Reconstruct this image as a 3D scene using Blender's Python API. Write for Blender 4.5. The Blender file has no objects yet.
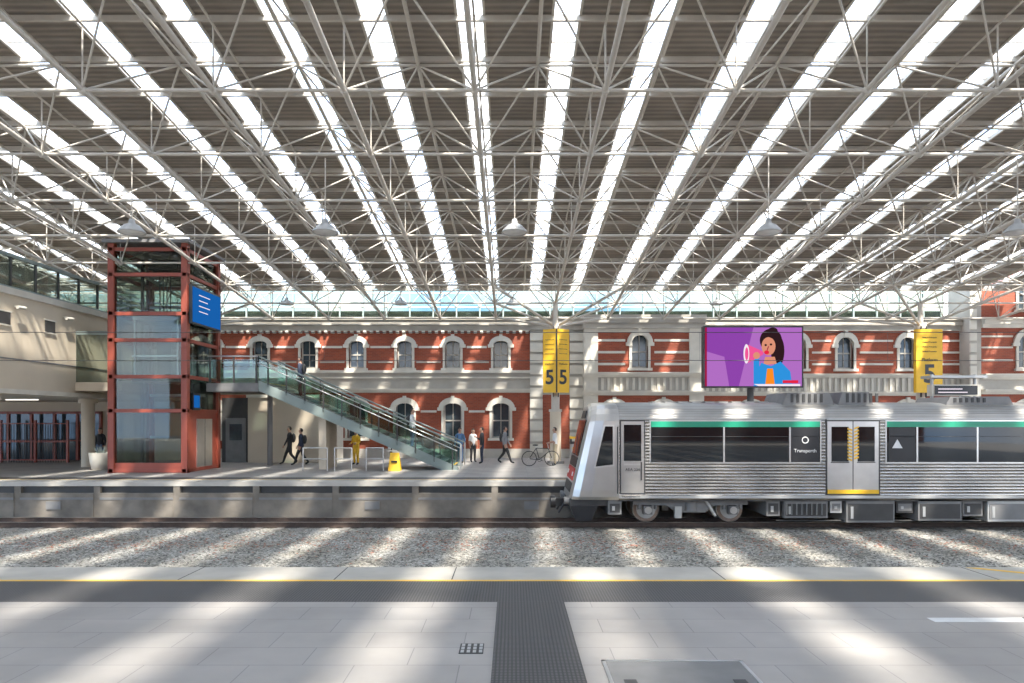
import bpy, math, random
from mathutils import Vector, Matrix
random.seed(7)
D=bpy.data; scene=bpy.context.scene
COL=scene.collection

# ------------------------------------------------------------------ materials
def nmat(name):
    m=D.materials.new(name); m.use_nodes=True
    nt=m.node_tree; nt.nodes.clear()
    out=nt.nodes.new('ShaderNodeOutputMaterial')
    return m,nt,out
def N(nt,t,**k):
    n=nt.nodes.new(t)
    for a,b in k.items():
        if a in n.inputs.keys(): n.inputs[a].default_value=b
        else: setattr(n,a,b)
    return n
def rgba(c): return (c[0],c[1],c[2],1)
def pm(name,c,rough=.6,metal=0,var=.12,scale=3,bump=0,bscale=40,emit=0,stretch=(1,1,1)):
    m,nt,out=nmat(name)
    b=N(nt,'ShaderNodeBsdfPrincipled'); b.inputs['Roughness'].default_value=rough; b.inputs['Metallic'].default_value=metal
    tc=N(nt,'ShaderNodeTexCoord'); mp=N(nt,'ShaderNodeMapping'); mp.inputs['Scale'].default_value=stretch
    nt.links.new(tc.outputs['Object'],mp.inputs['Vector'])
    no=N(nt,'ShaderNodeTexNoise'); no.inputs['Scale'].default_value=scale; no.inputs['Detail'].default_value=5
    nt.links.new(mp.outputs[0],no.inputs['Vector'])
    r=N(nt,'ShaderNodeValToRGB')
    r.color_ramp.elements[0].position=.3; r.color_ramp.elements[1].position=.7
    r.color_ramp.elements[0].color=rgba([max(0,x*(1-var)) for x in c]); r.color_ramp.elements[1].color=rgba([min(1,x*(1+var)) for x in c])
    nt.links.new(no.outputs['Fac'],r.inputs[0]); nt.links.new(r.outputs[0],b.inputs['Base Color'])
    if bump:
        n2=N(nt,'ShaderNodeTexNoise'); n2.inputs['Scale'].default_value=bscale
        nt.links.new(tc.outputs['Object'],n2.inputs['Vector'])
        bp=N(nt,'ShaderNodeBump'); bp.inputs['Strength'].default_value=bump; bp.inputs['Distance'].default_value=.02
        nt.links.new(n2.outputs['Fac'],bp.inputs['Height']); nt.links.new(bp.outputs[0],b.inputs['Normal'])
    nt.links.new(b.outputs[0],out.inputs[0])
    return m
def wavemat(name,c,rough,metal,axis,wscale,strength=.5,dist=.02,var=.08,dark=.7):
    m,nt,out=nmat(name)
    b=N(nt,'ShaderNodeBsdfPrincipled'); b.inputs['Roughness'].default_value=rough; b.inputs['Metallic'].default_value=metal
    tc=N(nt,'ShaderNodeTexCoord')
    w=N(nt,'ShaderNodeTexWave'); w.wave_type='BANDS'; w.bands_direction=axis; w.inputs['Scale'].default_value=wscale
    nt.links.new(tc.outputs['Object'],w.inputs['Vector'])
    no=N(nt,'ShaderNodeTexNoise'); no.inputs['Scale'].default_value=1.2
    nt.links.new(tc.outputs['Object'],no.inputs['Vector'])
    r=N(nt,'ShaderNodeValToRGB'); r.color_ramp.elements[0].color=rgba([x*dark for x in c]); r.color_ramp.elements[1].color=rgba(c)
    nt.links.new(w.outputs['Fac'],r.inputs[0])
    mx=N(nt,'ShaderNodeMix'); mx.data_type='RGBA'; mx.blend_type='MULTIPLY'; mx.inputs[0].default_value=1
    r2=N(nt,'ShaderNodeValToRGB'); r2.color_ramp.elements[0].color=(1-var*2,)*3+(1,); r2.color_ramp.elements[1].color=(1,1,1,1)
    r2.color_ramp.elements[0].position=.35; r2.color_ramp.elements[1].position=.65
    nt.links.new(no.outputs['Fac'],r2.inputs[0])
    nt.links.new(r.outputs[0],mx.inputs[6]); nt.links.new(r2.outputs[0],mx.inputs[7]); nt.links.new(mx.outputs[2],b.inputs['Base Color'])
    bp=N(nt,'ShaderNodeBump'); bp.inputs['Strength'].default_value=strength; bp.inputs['Distance'].default_value=dist
    nt.links.new(w.outputs['Fac'],bp.inputs['Height']); nt.links.new(bp.outputs[0],b.inputs['Normal'])
    nt.links.new(b.outputs[0],out.inputs[0]); return m
def brickmat(name,c1,c2,mort,bw,rh,ms,rough=.8,vertical=False,offset=.5,bias=0,noisev=.12,rot=0):
    m,nt,out=nmat(name)
    b=N(nt,'ShaderNodeBsdfPrincipled'); b.inputs['Roughness'].default_value=rough
    tc=N(nt,'ShaderNodeTexCoord'); sp=N(nt,'ShaderNodeSeparateXYZ'); cb=N(nt,'ShaderNodeCombineXYZ')
    nt.links.new(tc.outputs['Object'],sp.inputs[0]); nt.links.new(sp.outputs['X'],cb.inputs['X'])
    nt.links.new(sp.outputs['Z' if vertical else 'Y'],cb.inputs['Y'])
    t=N(nt,'ShaderNodeTexBrick'); t.offset=offset; t.inputs['Scale'].default_value=1
    t.inputs['Brick Width'].default_value=bw; t.inputs['Row Height'].default_value=rh; t.inputs['Mortar Size'].default_value=ms
    t.inputs['Color1'].default_value=rgba(c1); t.inputs['Color2'].default_value=rgba(c2); t.inputs['Mortar'].default_value=rgba(mort); t.inputs['Bias'].default_value=bias
    nt.links.new(cb.outputs[0],t.inputs['Vector'])
    no=N(nt,'ShaderNodeTexNoise'); no.inputs['Scale'].default_value=1.1; no.inputs['Detail'].default_value=8
    nt.links.new(tc.outputs['Object'],no.inputs['Vector'])
    r2=N(nt,'ShaderNodeValToRGB'); r2.color_ramp.elements[0].color=(1-noisev*2,)*3+(1,); r2.color_ramp.elements[1].color=(1,1,1,1)
    r2.color_ramp.elements[0].position=.3; r2.color_ramp.elements[1].position=.7
    nt.links.new(no.outputs['Fac'],r2.inputs[0])
    mx=N(nt,'ShaderNodeMix'); mx.data_type='RGBA'; mx.blend_type='MULTIPLY'; mx.inputs[0].default_value=1
    nt.links.new(t.outputs['Color'],mx.inputs[6]); nt.links.new(r2.outputs[0],mx.inputs[7]); nt.links.new(mx.outputs[2],b.inputs['Base Color'])
    nt.links.new(b.outputs[0],out.inputs[0]); return m
def glassmat(name,tint,gl=.12,rough=.02,gcol=(1,1,1),fk=.5):
    m,nt,out=nmat(name)
    t=N(nt,'ShaderNodeBsdfTransparent'); t.inputs[0].default_value=rgba(tint)
    g=N(nt,'ShaderNodeBsdfGlossy'); g.inputs['Roughness'].default_value=rough; g.inputs[0].default_value=rgba(gcol)
    fr=N(nt,'ShaderNodeLayerWeight'); fr.inputs[0].default_value=.25
    ma=N(nt,'ShaderNodeMath'); ma.operation='MULTIPLY_ADD'; ma.inputs[1].default_value=fk; ma.inputs[2].default_value=gl
    nt.links.new(fr.outputs['Fresnel'],ma.inputs[0])
    mx=N(nt,'ShaderNodeMixShader'); nt.links.new(ma.outputs[0],mx.inputs[0])
    nt.links.new(t.outputs[0],mx.inputs[1]); nt.links.new(g.outputs[0],mx.inputs[2]); nt.links.new(mx.outputs[0],out.inputs[0]); return m
def emat(name,c,s):
    m,nt,out=nmat(name); e=N(nt,'ShaderNodeEmission'); e.inputs[0].default_value=rgba(c); e.inputs[1].default_value=s
    nt.links.new(e.outputs[0],out.inputs[0]); return m
def studmat(name,c,k):
    m,nt,out=nmat(name)
    b=N(nt,'ShaderNodeBsdfPrincipled'); b.inputs['Roughness'].default_value=.6
    tc=N(nt,'ShaderNodeTexCoord'); hs=[]
    for ax in 'XY':
        w=N(nt,'ShaderNodeTexWave'); w.bands_direction=ax; w.inputs['Scale'].default_value=k; nt.links.new(tc.outputs['Object'],w.inputs['Vector']); hs.append(w)
    mu=N(nt,'ShaderNodeMath'); mu.operation='MULTIPLY'; nt.links.new(hs[0].outputs['Fac'],mu.inputs[0]); nt.links.new(hs[1].outputs['Fac'],mu.inputs[1])
    r=N(nt,'ShaderNodeValToRGB'); r.color_ramp.elements[0].position=.15; r.color_ramp.elements[1].position=.5
    r.color_ramp.elements[0].color=rgba([x*.55 for x in c]); r.color_ramp.elements[1].color=rgba([x*1.35 for x in c])
    nt.links.new(mu.outputs[0],r.inputs[0]); nt.links.new(r.outputs[0],b.inputs['Base Color'])
    bp=N(nt,'ShaderNodeBump'); bp.inputs['Strength'].default_value=.6; bp.inputs['Distance'].default_value=.01
    nt.links.new(mu.outputs[0],bp.inputs['Height']); nt.links.new(bp.outputs[0],b.inputs['Normal']); nt.links.new(b.outputs[0],out.inputs[0]); return m

M={}
M['paint']=pm('truss_cream_paint',(.50,.455,.39),.5,var=.06)
M['white']=pm('white_render',(.58,.54,.46),.7,var=.1,scale=1.5)
M['whitetrim']=pm('grey_stone_trim',(.40,.37,.32),.75,var=.12,scale=1.2)
M['cream']=pm('cream_wall',(.56,.475,.36),.7,var=.05,scale=.8)
M['red']=pm('red_steel',(.28,.060,.035),.45,var=.08)
M['black']=pm('black_paint',(.015,.015,.017),.4)
M['dark']=pm('dark_grey',(.05,.048,.046),.6)
M['grey']=pm('mid_grey',(.19,.185,.18),.6)
M['lgrey']=pm('light_grey_metal',(.44,.435,.42),.4,metal=.3,var=.05)
M['steel']=pm('brushed_steel',(.6,.59,.57),.3,metal=.9,var=.06)
M['yellow']=pm('yellow_paint',(.80,.46,.02),.5,var=.05)
M['roof']=wavemat('roof_sheet_taupe',(.31,.265,.22),.75,0,'Y',1.6,.6,.03,dark=.66)
M['brick']=brickmat('red_brick',(.36,.078,.034),(.28,.058,.028),(.27,.13,.085),.24,.085,.006,vertical=True)
M['floor']=brickmat('platform_paving',(.40,.37,.34),(.365,.338,.312),(.24,.23,.22),.9,.45,.005,rough=.5,offset=.5,noisev=.11)
M['floor2']=brickmat('far_platform_paving',(.40,.37,.335),(.36,.335,.31),(.27,.26,.24),.6,.6,.006,rough=.6,offset=0)
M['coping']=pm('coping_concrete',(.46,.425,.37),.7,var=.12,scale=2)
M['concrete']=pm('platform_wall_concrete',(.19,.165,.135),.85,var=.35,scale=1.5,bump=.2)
M['tactile']=studmat('tactile_paving',(.095,.09,.086),9)
M['winglass']=pm('window_glass_dark',(.05,.065,.075),.06,var=.2)
M['trainglass']=pm('train_window_glass',(.010,.012,.013),.03,var=.1)
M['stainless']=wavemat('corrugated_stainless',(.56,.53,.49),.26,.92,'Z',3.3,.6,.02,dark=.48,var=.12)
M['roofsteel']=wavemat('train_roof_steel',(.43,.41,.38),.42,.55,'Z',6,.3,.01,dark=.7)
M['trainpanel']=pm('train_cab_panel',(.50,.48,.455),.28,metal=.7,var=.05)
M['green']=pm('green_stripe',(.015,.28,.16),.35,var=.03)
M['rust']=pm('rail_side_rust',(.075,.05,.038),.8,var=.3,scale=8)
M['wheelrust']=pm('wheel_web',(.24,.17,.13),.7,var=.2,scale=8)
M['railtop']=pm('rail_top_steel',(.5,.47,.44),.3,metal=.9)
M['glass']=glassmat('clear_glass',(.66,.80,.75),.05)
M['liftglass']=glassmat('lift_glass',(.66,.71,.68),.03,fk=.3)
M['clere']=glassmat('clerestory_glass',(.55,.61,.57),.05)
M['skin']=pm('skin_tone',(.45,.26,.18),.5,var=.04)
M['hair']=pm('hair_dark',(.03,.02,.015),.6)
M['navy']=pm('cloth_navy',(.03,.04,.07),.8)
M['charcoal']=pm('cloth_charcoal',(.03,.03,.032),.8)
M['cwhite']=pm('cloth_white',(.70,.69,.67),.8)
M['cblue']=pm('cloth_blue',(.1,.2,.36),.8)
M['cgrey']=pm('cloth_grey',(.25,.25,.26),.8)
M['cred']=pm('cloth_red',(.42,.05,.04),.8)
M['hivis']=pm('cloth_hivis',(.85,.50,.03),.7)
M['denim']=pm('cloth_denim',(.08,.12,.2),.8)
M['khaki']=pm('cloth_khaki',(.4,.33,.22),.8)
M['leaf']=pm('dry_leaf',(.34,.12,.065),.8,var=.4,scale=30)
M['ltgreen']=pm('stair_green_grey',(.22,.262,.24),.5,var=.05)
M['sleeper']=pm('concrete_sleeper',(.30,.27,.235),.9,var=.2)
M['asphalt']=pm('ground_dirt',(.22,.20,.18),.9)
def ballast():
    m,nt,out=nmat('ballast_stone'); b=N(nt,'ShaderNodeBsdfPrincipled'); b.inputs['Roughness'].default_value=.9
    tc=N(nt,'ShaderNodeTexCoord'); v=N(nt,'ShaderNodeTexVoronoi'); v.inputs['Scale'].default_value=20
    nt.links.new(tc.outputs['Object'],v.inputs['Vector'])
    r=N(nt,'ShaderNodeValToRGB'); e=r.color_ramp.elements; e[0].color=(.10,.094,.083,1); e[1].color=(.55,.525,.47,1); e[0].position=.02; e[1].position=.9
    sp=N(nt,'ShaderNodeSeparateColor'); nt.links.new(v.outputs['Color'],sp.inputs[0]); nt.links.new(sp.outputs[0],r.inputs[0])
    no=N(nt,'ShaderNodeTexNoise'); no.inputs['Scale'].default_value=.9; no.inputs['Detail'].default_value=6; nt.links.new(tc.outputs['Object'],no.inputs['Vector'])
    r2=N(nt,'ShaderNodeValToRGB'); r2.color_ramp.elements[0].color=(.78,.75,.70,1); r2.color_ramp.elements[1].color=(1,1,1,1); r2.color_ramp.elements[0].position=.35; r2.color_ramp.elements[1].position=.65
    nt.links.new(no.outputs['Fac'],r2.inputs[0])
    mx=N(nt,'ShaderNodeMix'); mx.data_type='RGBA'; mx.blend_type='MULTIPLY'; mx.inputs[0].default_value=1
    nt.links.new(r.outputs[0],mx.inputs[6]); nt.links.new(r2.outputs[0],mx.inputs[7]); nt.links.new(mx.outputs[2],b.inputs['Base Color'])
    bp=N(nt,'ShaderNodeBump'); bp.inputs['Strength'].default_value=.6; bp.inputs['Distance'].default_value=.03; bp.invert=True
    nt.links.new(v.outputs['Distance'],bp.inputs['Height']); nt.links.new(bp.outputs[0],b.inputs['Normal']); nt.links.new(b.outputs[0],out.inputs[0]); return m
M['ballast']=ballast()
def skylight():
    m,nt,out=nmat('translucent_roof_sheet')
    t=N(nt,'ShaderNodeBsdfTransparent'); t.inputs[0].default_value=(.93,.96,1,1)
    d=N(nt,'ShaderNodeBsdfTranslucent'); d.inputs[0].default_value=(.80,.87,.95,1)
    mx=N(nt,'ShaderNodeMixShader'); 
    tc=N(nt,'ShaderNodeTexCoord'); no=N(nt,'ShaderNodeTexNoise'); no.inputs['Scale'].default_value=.9; no.inputs['Detail'].default_value=4; nt.links.new(tc.outputs['Object'],no.inputs['Vector'])
    r=N(nt,'ShaderNodeMapRange'); r.inputs['From Min'].default_value=.35; r.inputs['From Max'].default_value=.65; r.inputs['To Min'].default_value=.05; r.inputs['To Max'].default_value=.5; nt.links.new(no.outputs['Fac'],r.inputs[0])
    nt.links.new(r.outputs[0],mx.inputs[0]); nt.links.new(t.outputs[0],mx.inputs[1]); nt.links.new(d.outputs[0],mx.inputs[2]); nt.links.new(mx.outputs[0],out.inputs[0]); return m
M['skylight']=skylight()
for n,c in dict(s_purple=(.28,.06,.42),s_pink=(.9,.10,.33),s_skin=(.75,.30,.19),s_hair=(.03,.012,.015),s_blue=(.03,.30,.75),s_white=(.95,.85,.95),s_red=(.8,.02,.06),s_dk=(.35,.01,.05),s_lpur=(.45,.16,.56),s_signblue=(.01,.12,.42),s_orange=(1,.28,.02)).items():
    M[n]=emat('led_'+n[2:],c,.58)
M['lampglow']=emat('lamp_glow',(1,.95,.85),1.0)

# ------------------------------------------------------------------ mesh builder
class MB:
    def __init__(s): s.v=[];s.f=[];s.m=[];s.s=[];s.mats=[]
    def mi(s,k):
        if k not in s.mats: s.mats.append(k)
        return s.mats.index(k)
    def add(s,vs,fs,mat,smooth=False):
        o=len(s.v); s.v+= [tuple(p) for p in vs]; i=s.mi(mat)
        for f in fs: s.f.append([a+o for a in f]); s.m.append(i); s.s.append(smooth)
    def box(s,x0,x1,y0,y1,z0,z1,mat):
        s.add([(x0,y0,z0),(x1,y0,z0),(x1,y1,z0),(x0,y1,z0),(x0,y0,z1),(x1,y0,z1),(x1,y1,z1),(x0,y1,z1)],
              [(0,3,2,1),(4,5,6,7),(0,1,5,4),(1,2,6,5),(2,3,7,6),(3,0,4,7)],mat)
    def slab(s,x0,x1,y0,y1,zf,t,mat):
        s.add([(x0,y0,zf(y0)-t),(x1,y0,zf(y0)-t),(x1,y1,zf(y1)-t),(x0,y1,zf(y1)-t),(x0,y0,zf(y0)),(x1,y0,zf(y0)),(x1,y1,zf(y1)),(x0,y1,zf(y1))],
              [(0,3,2,1),(4,5,6,7),(0,1,5,4),(1,2,6,5),(2,3,7,6),(3,0,4,7)],mat)
    def cyl(s,p0,p1,r0,mat,r1=None,n=8,caps=True,smooth=True):
        p0=Vector(p0);p1=Vector(p1); r1=r0 if r1 is None else r1
        d=(p1-p0).normalized(); a=Vector((0,0,1)) if abs(d.z)<.9 else Vector((1,0,0))
        u=d.cross(a).normalized(); w=d.cross(u)
        vs=[]
        for p,r in((p0,r0),(p1,r1)):
            for i in range(n):
                t=2*math.pi*(i+.5)/n; vs.append(p+u*math.cos(t)*r+w*math.sin(t)*r)
        fs=[(i,i+n,(i+1)%n+n,(i+1)%n) for i in range(n)]
        s.add(vs,fs,mat,smooth)
        if caps: s.add(vs[:n],[tuple(range(n))],mat); s.add(vs[n:],[tuple(reversed(range(n)))],mat)
    def path(s,pts,rs,mat,n=8):
        for i in range(len(pts)-1): s.cyl(pts[i],pts[i+1],rs[i],mat,rs[i+1],n)
    def prism(s,poly,axis,a0,a1,mat,smooth=False):
        def P(p,a):
            return {'y':(p[0],a,p[1]),'x':(a,p[0],p[1]),'z':(p[0],p[1],a)}[axis]
        n=len(poly); vs=[P(p,a0) for p in poly]+[P(p,a1) for p in poly]
        fs=[tuple(range(n)),tuple(reversed(range(n,2*n)))]; s.add(vs,fs,mat)
        s.add(vs,[(i,i+n,(i+1)%n+n,(i+1)%n) for i in range(n)],mat,smooth)
    def ell(s,c,r,mat,nu=14,nv=9,keep=None):
        vs=[];fs=[]
        for j in range(nv+1):
            ph=math.pi*j/nv
            for i in range(nu):
                t=2*math.pi*i/nu; vs.append((c[0]+r[0]*math.sin(ph)*math.cos(t),c[1]+r[1]*math.sin(ph)*math.sin(t),c[2]+r[2]*math.cos(ph)))
        for j in range(nv):
            for i in range(nu):
                f=(j*nu+i,(j+1)*nu+i,(j+1)*nu+(i+1)%nu,j*nu+(i+1)%nu)
                if keep:
                    cx=[sum(vs[k][q] for k in f)/4-c[q] for q in range(3)]
                    if not keep(cx[0]/r[0],cx[1]/r[1],cx[2]/r[2]): continue
                fs.append(f)
        s.add(vs,fs,mat,True)
    def lathe(s,c,prof,mat,n=20):
        vs=[(c[0]+r*math.cos(2*math.pi*i/n),c[1]+r*math.sin(2*math.pi*i/n),c[2]+z) for r,z in prof for i in range(n)]
        fs=[(j*n+i,j*n+(i+1)%n,(j+1)*n+(i+1)%n,(j+1)*n+i) for j in range(len(prof)-1) for i in range(n)]
        s.add(vs,fs,mat,True)
    def torus(s,c,R,r,mat,axis='y',n=28,k=6):
        vs=[];fs=[]
        for i in range(n):
            t=2*math.pi*i/n
            for j in range(k):
                q=2*math.pi*j/k; rr=R+r*math.cos(q); h=r*math.sin(q)
                vs.append((c[0]+rr*math.cos(t),c[1]+h,c[2]+rr*math.sin(t)) if axis=='y' else (c[0]+rr*math.cos(t),c[1]+rr*math.sin(t),c[2]+h))
        for i in range(n):
            for j in range(k): fs.append((i*k+j,((i+1)%n)*k+j,((i+1)%n)*k+(j+1)%k,i*k+(j+1)%k))
        s.add(vs,fs,mat,True)
    def build(s,name,loc=(0,0,0),rotz=0,parent=None):
        me=D.meshes.new(name); me.from_pydata(s.v,[],s.f)
        for k in s.mats: me.materials.append(M[k])
        me.polygons.foreach_set('material_index',s.m); me.polygons.foreach_set('use_smooth',s.s); me.update()
        o=D.objects.new(name,me); COL.objects.link(o); o.location=loc; o.rotation_euler=(0,0,rotz)
        if parent: o.parent=parent
        return o
def text(body,loc,size,mat,parent,rot=(math.pi/2,0,0),align='CENTER',name='lettering',bold=0):
    c=D.curves.new(name,'FONT'); c.body=body; c.size=size; c.align_x=align; c.align_y='CENTER'; c.extrude=.003; c.offset=bold
    o=D.objects.new(name,c); COL.objects.link(o); o.location=loc; o.rotation_euler=rot; c.materials.append(M[mat]); o.parent=parent; return o

# ------------------------------------------------------------------ ground, platforms, tracks
RT=-1.08    # rail top
BED=-1.26
b=MB(); b.box(-60,60,-45,70,-1.7,-1.51,'asphalt'); b.build('ground')
b=MB(); b.box(-45,45,9.76,23.26,-1.5,BED,'ballast'); b.build('ballast_bed')
# near platform
b=MB()
b.box(-45,45,-25,7.88,-1.5,0,'floor')
b.box(-45,45,7.88,8.90,-1.5,.0,'tactile')
b.box(-45,45,8.90,8.97,-1.5,.0,'yellow')
b.box(-45,45,8.97,9.75,-1.5,0,'coping')
b.build('floor')
b=MB(); b.box(-.17,.60,-4,7.88,.0,.008,'tactile'); b.build('tactile_paving_strip')
b=MB()
for x in [-2.35]+[-44+3.6*i for i in range(25)]:
    b.box(x,x+.015,8.98,9.75,0,.002,'dark')
b.build('coping_joints')
b=MB(); b.box(.78,2.0,4.6,5.95,0,.006,'grey')
for a in ((.78,.81,4.6,5.95),(1.97,2.0,4.6,5.95),(.78,2.0,5.92,5.95),(.78,2.0,4.6,4.63)): b.box(*a,0,.010,'steel')
b.box(.9,1.0,5.4,5.5,.006,.011,'dark'); b.box(1.78,1.88,5.4,5.5,.006,.011,'dark'); b.build('access_hatch')
b=MB(); b.box(-.48,-.26,6.13,6.4,0,.006,'dark')
for i in range(4):
    for j in range(3): b.box(-.465+.055*i,-.435+.055*i,6.15+.085*j,6.21+.085*j,.006,.010,'lgrey')
b.build('floor_drain_grate')
b=MB(); b.box(4.4,8.6,7.1,7.24,0,.004,'cwhite'); 
wl=b.build('platform_floor_marking'); text('BEHIND YELLOW LINE   PLATFORM',(6.5,7.17,.008),.14,'dark',wl,rot=(0,0,0))
b=MB(); b.prism([(6.45,9.7),(6.6,9.7),(7.7,9.0),(7.5,9.0)],'z',0,.004,'yellow'); b.build('edge_paint_marking')
# rails
def track(yc,name):
    b=MB()
    for y in (yc-.53,yc+.53):
        b.box(-45,45,y-.07,y+.07,BED+.02,BED+.045,'rust'); b.box(-45,45,y-.012,y+.012,BED+.04,RT-.03,'rust'); b.box(-45,45,y-.036,y+.036,RT-.035,RT-.006,'rust'); b.box(-45,45,y-.03,y+.03,RT-.006,RT,'railtop')
    x=-44
    while x<44: b.box(x,x+.24,yc-1.05,yc+1.05,BED,BED+.022,'sleeper'); x+=.68
    b.build(name)
track(21.8,'railway_track'); track(11.9,'railway_track')
# leaves
b=MB()
for i in range(2400):
    x=random.uniform(-20,22); y=random.choice([random.gauss(18.4,.5),random.gauss(18.6,.9),random.gauss(18.2,1.4)])
    if y<14 or y>20.4: continue
    s=random.uniform(.03,.07); a=random.uniform(0,6.28); ca,sa=math.cos(a)*s,math.sin(a)*s; z=BED+random.uniform(.032,.05)
    b.add([(x-ca,y-sa,z),(x+sa*.5,y-ca*.5,z+.015),(x+ca,y+sa,z),(x-sa*.5,y+ca*.5,z+.01)],[(0,1,2,3)],'leaf')
b.build('fallen_leaves')
# loose stones giving relief
b=MB()
for i in range(10000):
    x=random.uniform(-16,17); y=random.uniform(14.6,20.6); s=random.uniform(.02,.042); z=BED
    a=random.uniform(0,6.28)
    p=[(x+s*math.cos(a+q),y+s*math.sin(a+q),z) for q in (0,1.3,2.7,4.2,5.2)]
    t=[(x+.55*s*math.cos(a+q+.3),y+.55*s*math.sin(a+q+.3),z+s*random.uniform(.4,.7)) for q in (0,1.3,2.7,4.2,5.2)]
    b.add(p+t,[(i2,(i2+1)%5,(i2+1)%5+5,i2+5) for i2 in range(5)]+[(5,6,7,8,9)],'ballast')
b.build('ballast_stones')
# far platform
b=MB()
b.box(-45,45,25.0,50,-1.5,0,'floor2')
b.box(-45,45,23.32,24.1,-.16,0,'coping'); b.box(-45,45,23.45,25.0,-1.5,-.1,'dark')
b.box(-45,45,24.1,24.18,-.1,0,'yellow')
b.box(-45,45,24.18,25.0,-.1,0,'tactile')
x=-44
while x<44:
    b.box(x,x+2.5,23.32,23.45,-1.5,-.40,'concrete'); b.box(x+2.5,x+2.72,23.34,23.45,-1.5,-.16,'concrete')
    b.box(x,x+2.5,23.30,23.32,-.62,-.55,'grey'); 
    if random.random()<.4: b.box(x+.9,x+1.4,23.28,23.32,-.95,-.68,'grey')
    x+=2.72
b.build('far_platform')

# ------------------------------------------------------------------ roof
ZR=lambda y:12.8-.1*y
Y0,Y1=-25.2,36.6  # rear reach lengthened out of view so train windows reflect roof trusses
b=MB(); p=2.17; c0=1.23; lw=.31
for k in range(-16,17):
    xl=c0+p*k
    b.slab(xl+lw,xl+p-lw,Y0,Y1,ZR,.06,'roof')
    for e in (xl+lw,xl+p-lw): b.slab(e-.03,e+.03,Y0,Y1,lambda y:ZR(y)+.02,.12,'paint')
b.build('ceiling')
b=MB()
for k in range(-16,17):
    xl=c0+p*k
    b.add([(xl-lw,Y0,ZR(Y0)+.03),(xl+lw,Y0,ZR(Y0)+.03),(xl+lw,Y1,ZR(Y1)+.03),(xl-lw,Y1,ZR(Y1)+.03)],[(0,1,2,3)],'skylight')
    y=Y0+.4
    while y<Y1:   # glazing bars
        b.box(xl-lw,xl+lw,y-.02,y+.02,ZR(y)-.02,ZR(y)+.03,'paint'); y+=1.47
b.build('roof_skylights')
g=2.94; gx0=2.1
b=MB(); bot=1.75; top=.28
ys=[15.35+g*j for j in range(-13,8)]
xs=[gx0+g*i for i in range(-12,12)]
y=ys[0]
while y<Y1:
    b.box(-34,34,y-.035,y+.035,ZR(y)-.20,ZR(y)-.07,'paint'); y+=g/2
def B(x,y): return Vector((x,y,ZR(y)-bot))
def T(x,y): return Vector((x,y,ZR(y)-top))
for i,x in enumerate(xs):
    b.cyl(B(x,ys[0]),B(x,ys[-1]),.064,'paint',n=8,caps=True)
    b.cyl(T(x+g/2,ys[0]-g/2),T(x+g/2,ys[-1]),.050,'paint',n=6)
    b.cyl(T(x,ys[0]),T(x,ys[-1]),.030,'paint',n=6)
    for y in ys:
        c=B(x,y)
        for sx in(-1,1):
            for sy in(-1,1):
                if y+sy*g/2<Y1-.5: b.cyl(c,T(x+sx*g/2,y+sy*g/2),.025,'paint',n=6,caps=False)
        b.cyl(c,T(x,y),.021,'paint',n=6,caps=False)
        b.ell(c,(.10,.10,.10),'paint',8,5)
for y in ys:
    b.cyl(B(xs[0],y),B(xs[-1],y),.044,'paint',n=6)
    b.cyl(T(xs[0],y+g/2) if y+g/2<Y1 else T(xs[0],y),T(xs[-1],y+g/2) if y+g/2<Y1 else T(xs[-1],y),.040,'paint',n=6)
b.build('roof_space_frame')
# columns with branching heads
def column(x,y,name='roof_column'):
    b=MB(); zt=ZR(y)-bot
    b.cyl((x,y,0),(x,y,.12),.42,'grey',n=20); b.cyl((x,y,.12),(x,y,2.6),.27,'cream',n=20); b.cyl((x,y,2.6),(x,y,6.6),.2,'paint',n=20)
    b.cyl((x,y,2.5),(x,y,2.62),.32,'paint',n=20); b.cyl((x,y,6.5),(x,y,6.75),.28,'paint',n=16)
    for sx in(-1,1):
        for sy in(-1,1): b.cyl((x+sx*.1,y+sy*.1,6.65),(x+sx*g,y+(sy*g if sy<0 else sy*.9*g),ZR(y+sy*g)-bot),.065,'paint',n=8)
        b.cyl((x,y,6.65),(x+sx*g,y,zt),.055,'paint',n=8)
    b.cyl((x,y,6.6),(x,y,zt),.12,'paint',n=10)
    for a in (-.12,.12): b.box(x+a-.02,x+a+.02,y-.3,y-.2,3.2,6.6,'dark')
    return b.build(name)
CY=32.99
for xx in (gx0-17.64,gx0,gx0+17.64): column(xx,CY)
column(gx0-17.64,-5.5+.0);column(gx0+17.64,-5.5)
def numsign(x,y,vee):
    b=MB(); z0,z1=3.4,6.4
    if vee:
        b.prism([(x-.62,y+.05),(x,y-.28),(x+.62,y+.05),(x+.62,y+.12),(x-.62,y+.12)],'z',z0,z1,'yellow')
        b.box(x-.035,x+.035,y-.30,y-.24,z0,z1,'black')
    else: b.box(x-.62,x+.62,y-.12,y+.1,z0,z1,'yellow')
    b.box(x-.05,x+.05,y+.05,y+.5,4,4.1,'dark')
    o=b.build('platform_number_sign')
    if vee:
        a=math.atan2(.33,.62)
        for s in(-1,1):
            text('5',(x+s*.32,y-.125,4.1),.95,'black',o,rot=(math.pi/2,0,s*a),name='numeral',bold=.02)
            for k in range(4): text('Midland Fremantle',(x+s*.32,y-.125,5.9-.22*k),.06,'black',o,rot=(math.pi/2,0,s*a))
            text('Platform',(x+s*.32,y-.13,4.75),.13,'black',o,rot=(math.pi/2,0,s*a))
    else:
        text('5',(x,y-.13,4.25),1.2,'black',o,name='numeral',bold=.03); text('Platform',(x,y-.13,4.95),.22,'black',o)
        for k in range(4): text('Midland Fremantle',(x,y-.13,6.0-.22*k),.09,'black',o)
numsign(gx0+.0,32.4,True); numsign(gx0+17.64,32.4,False)
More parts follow.
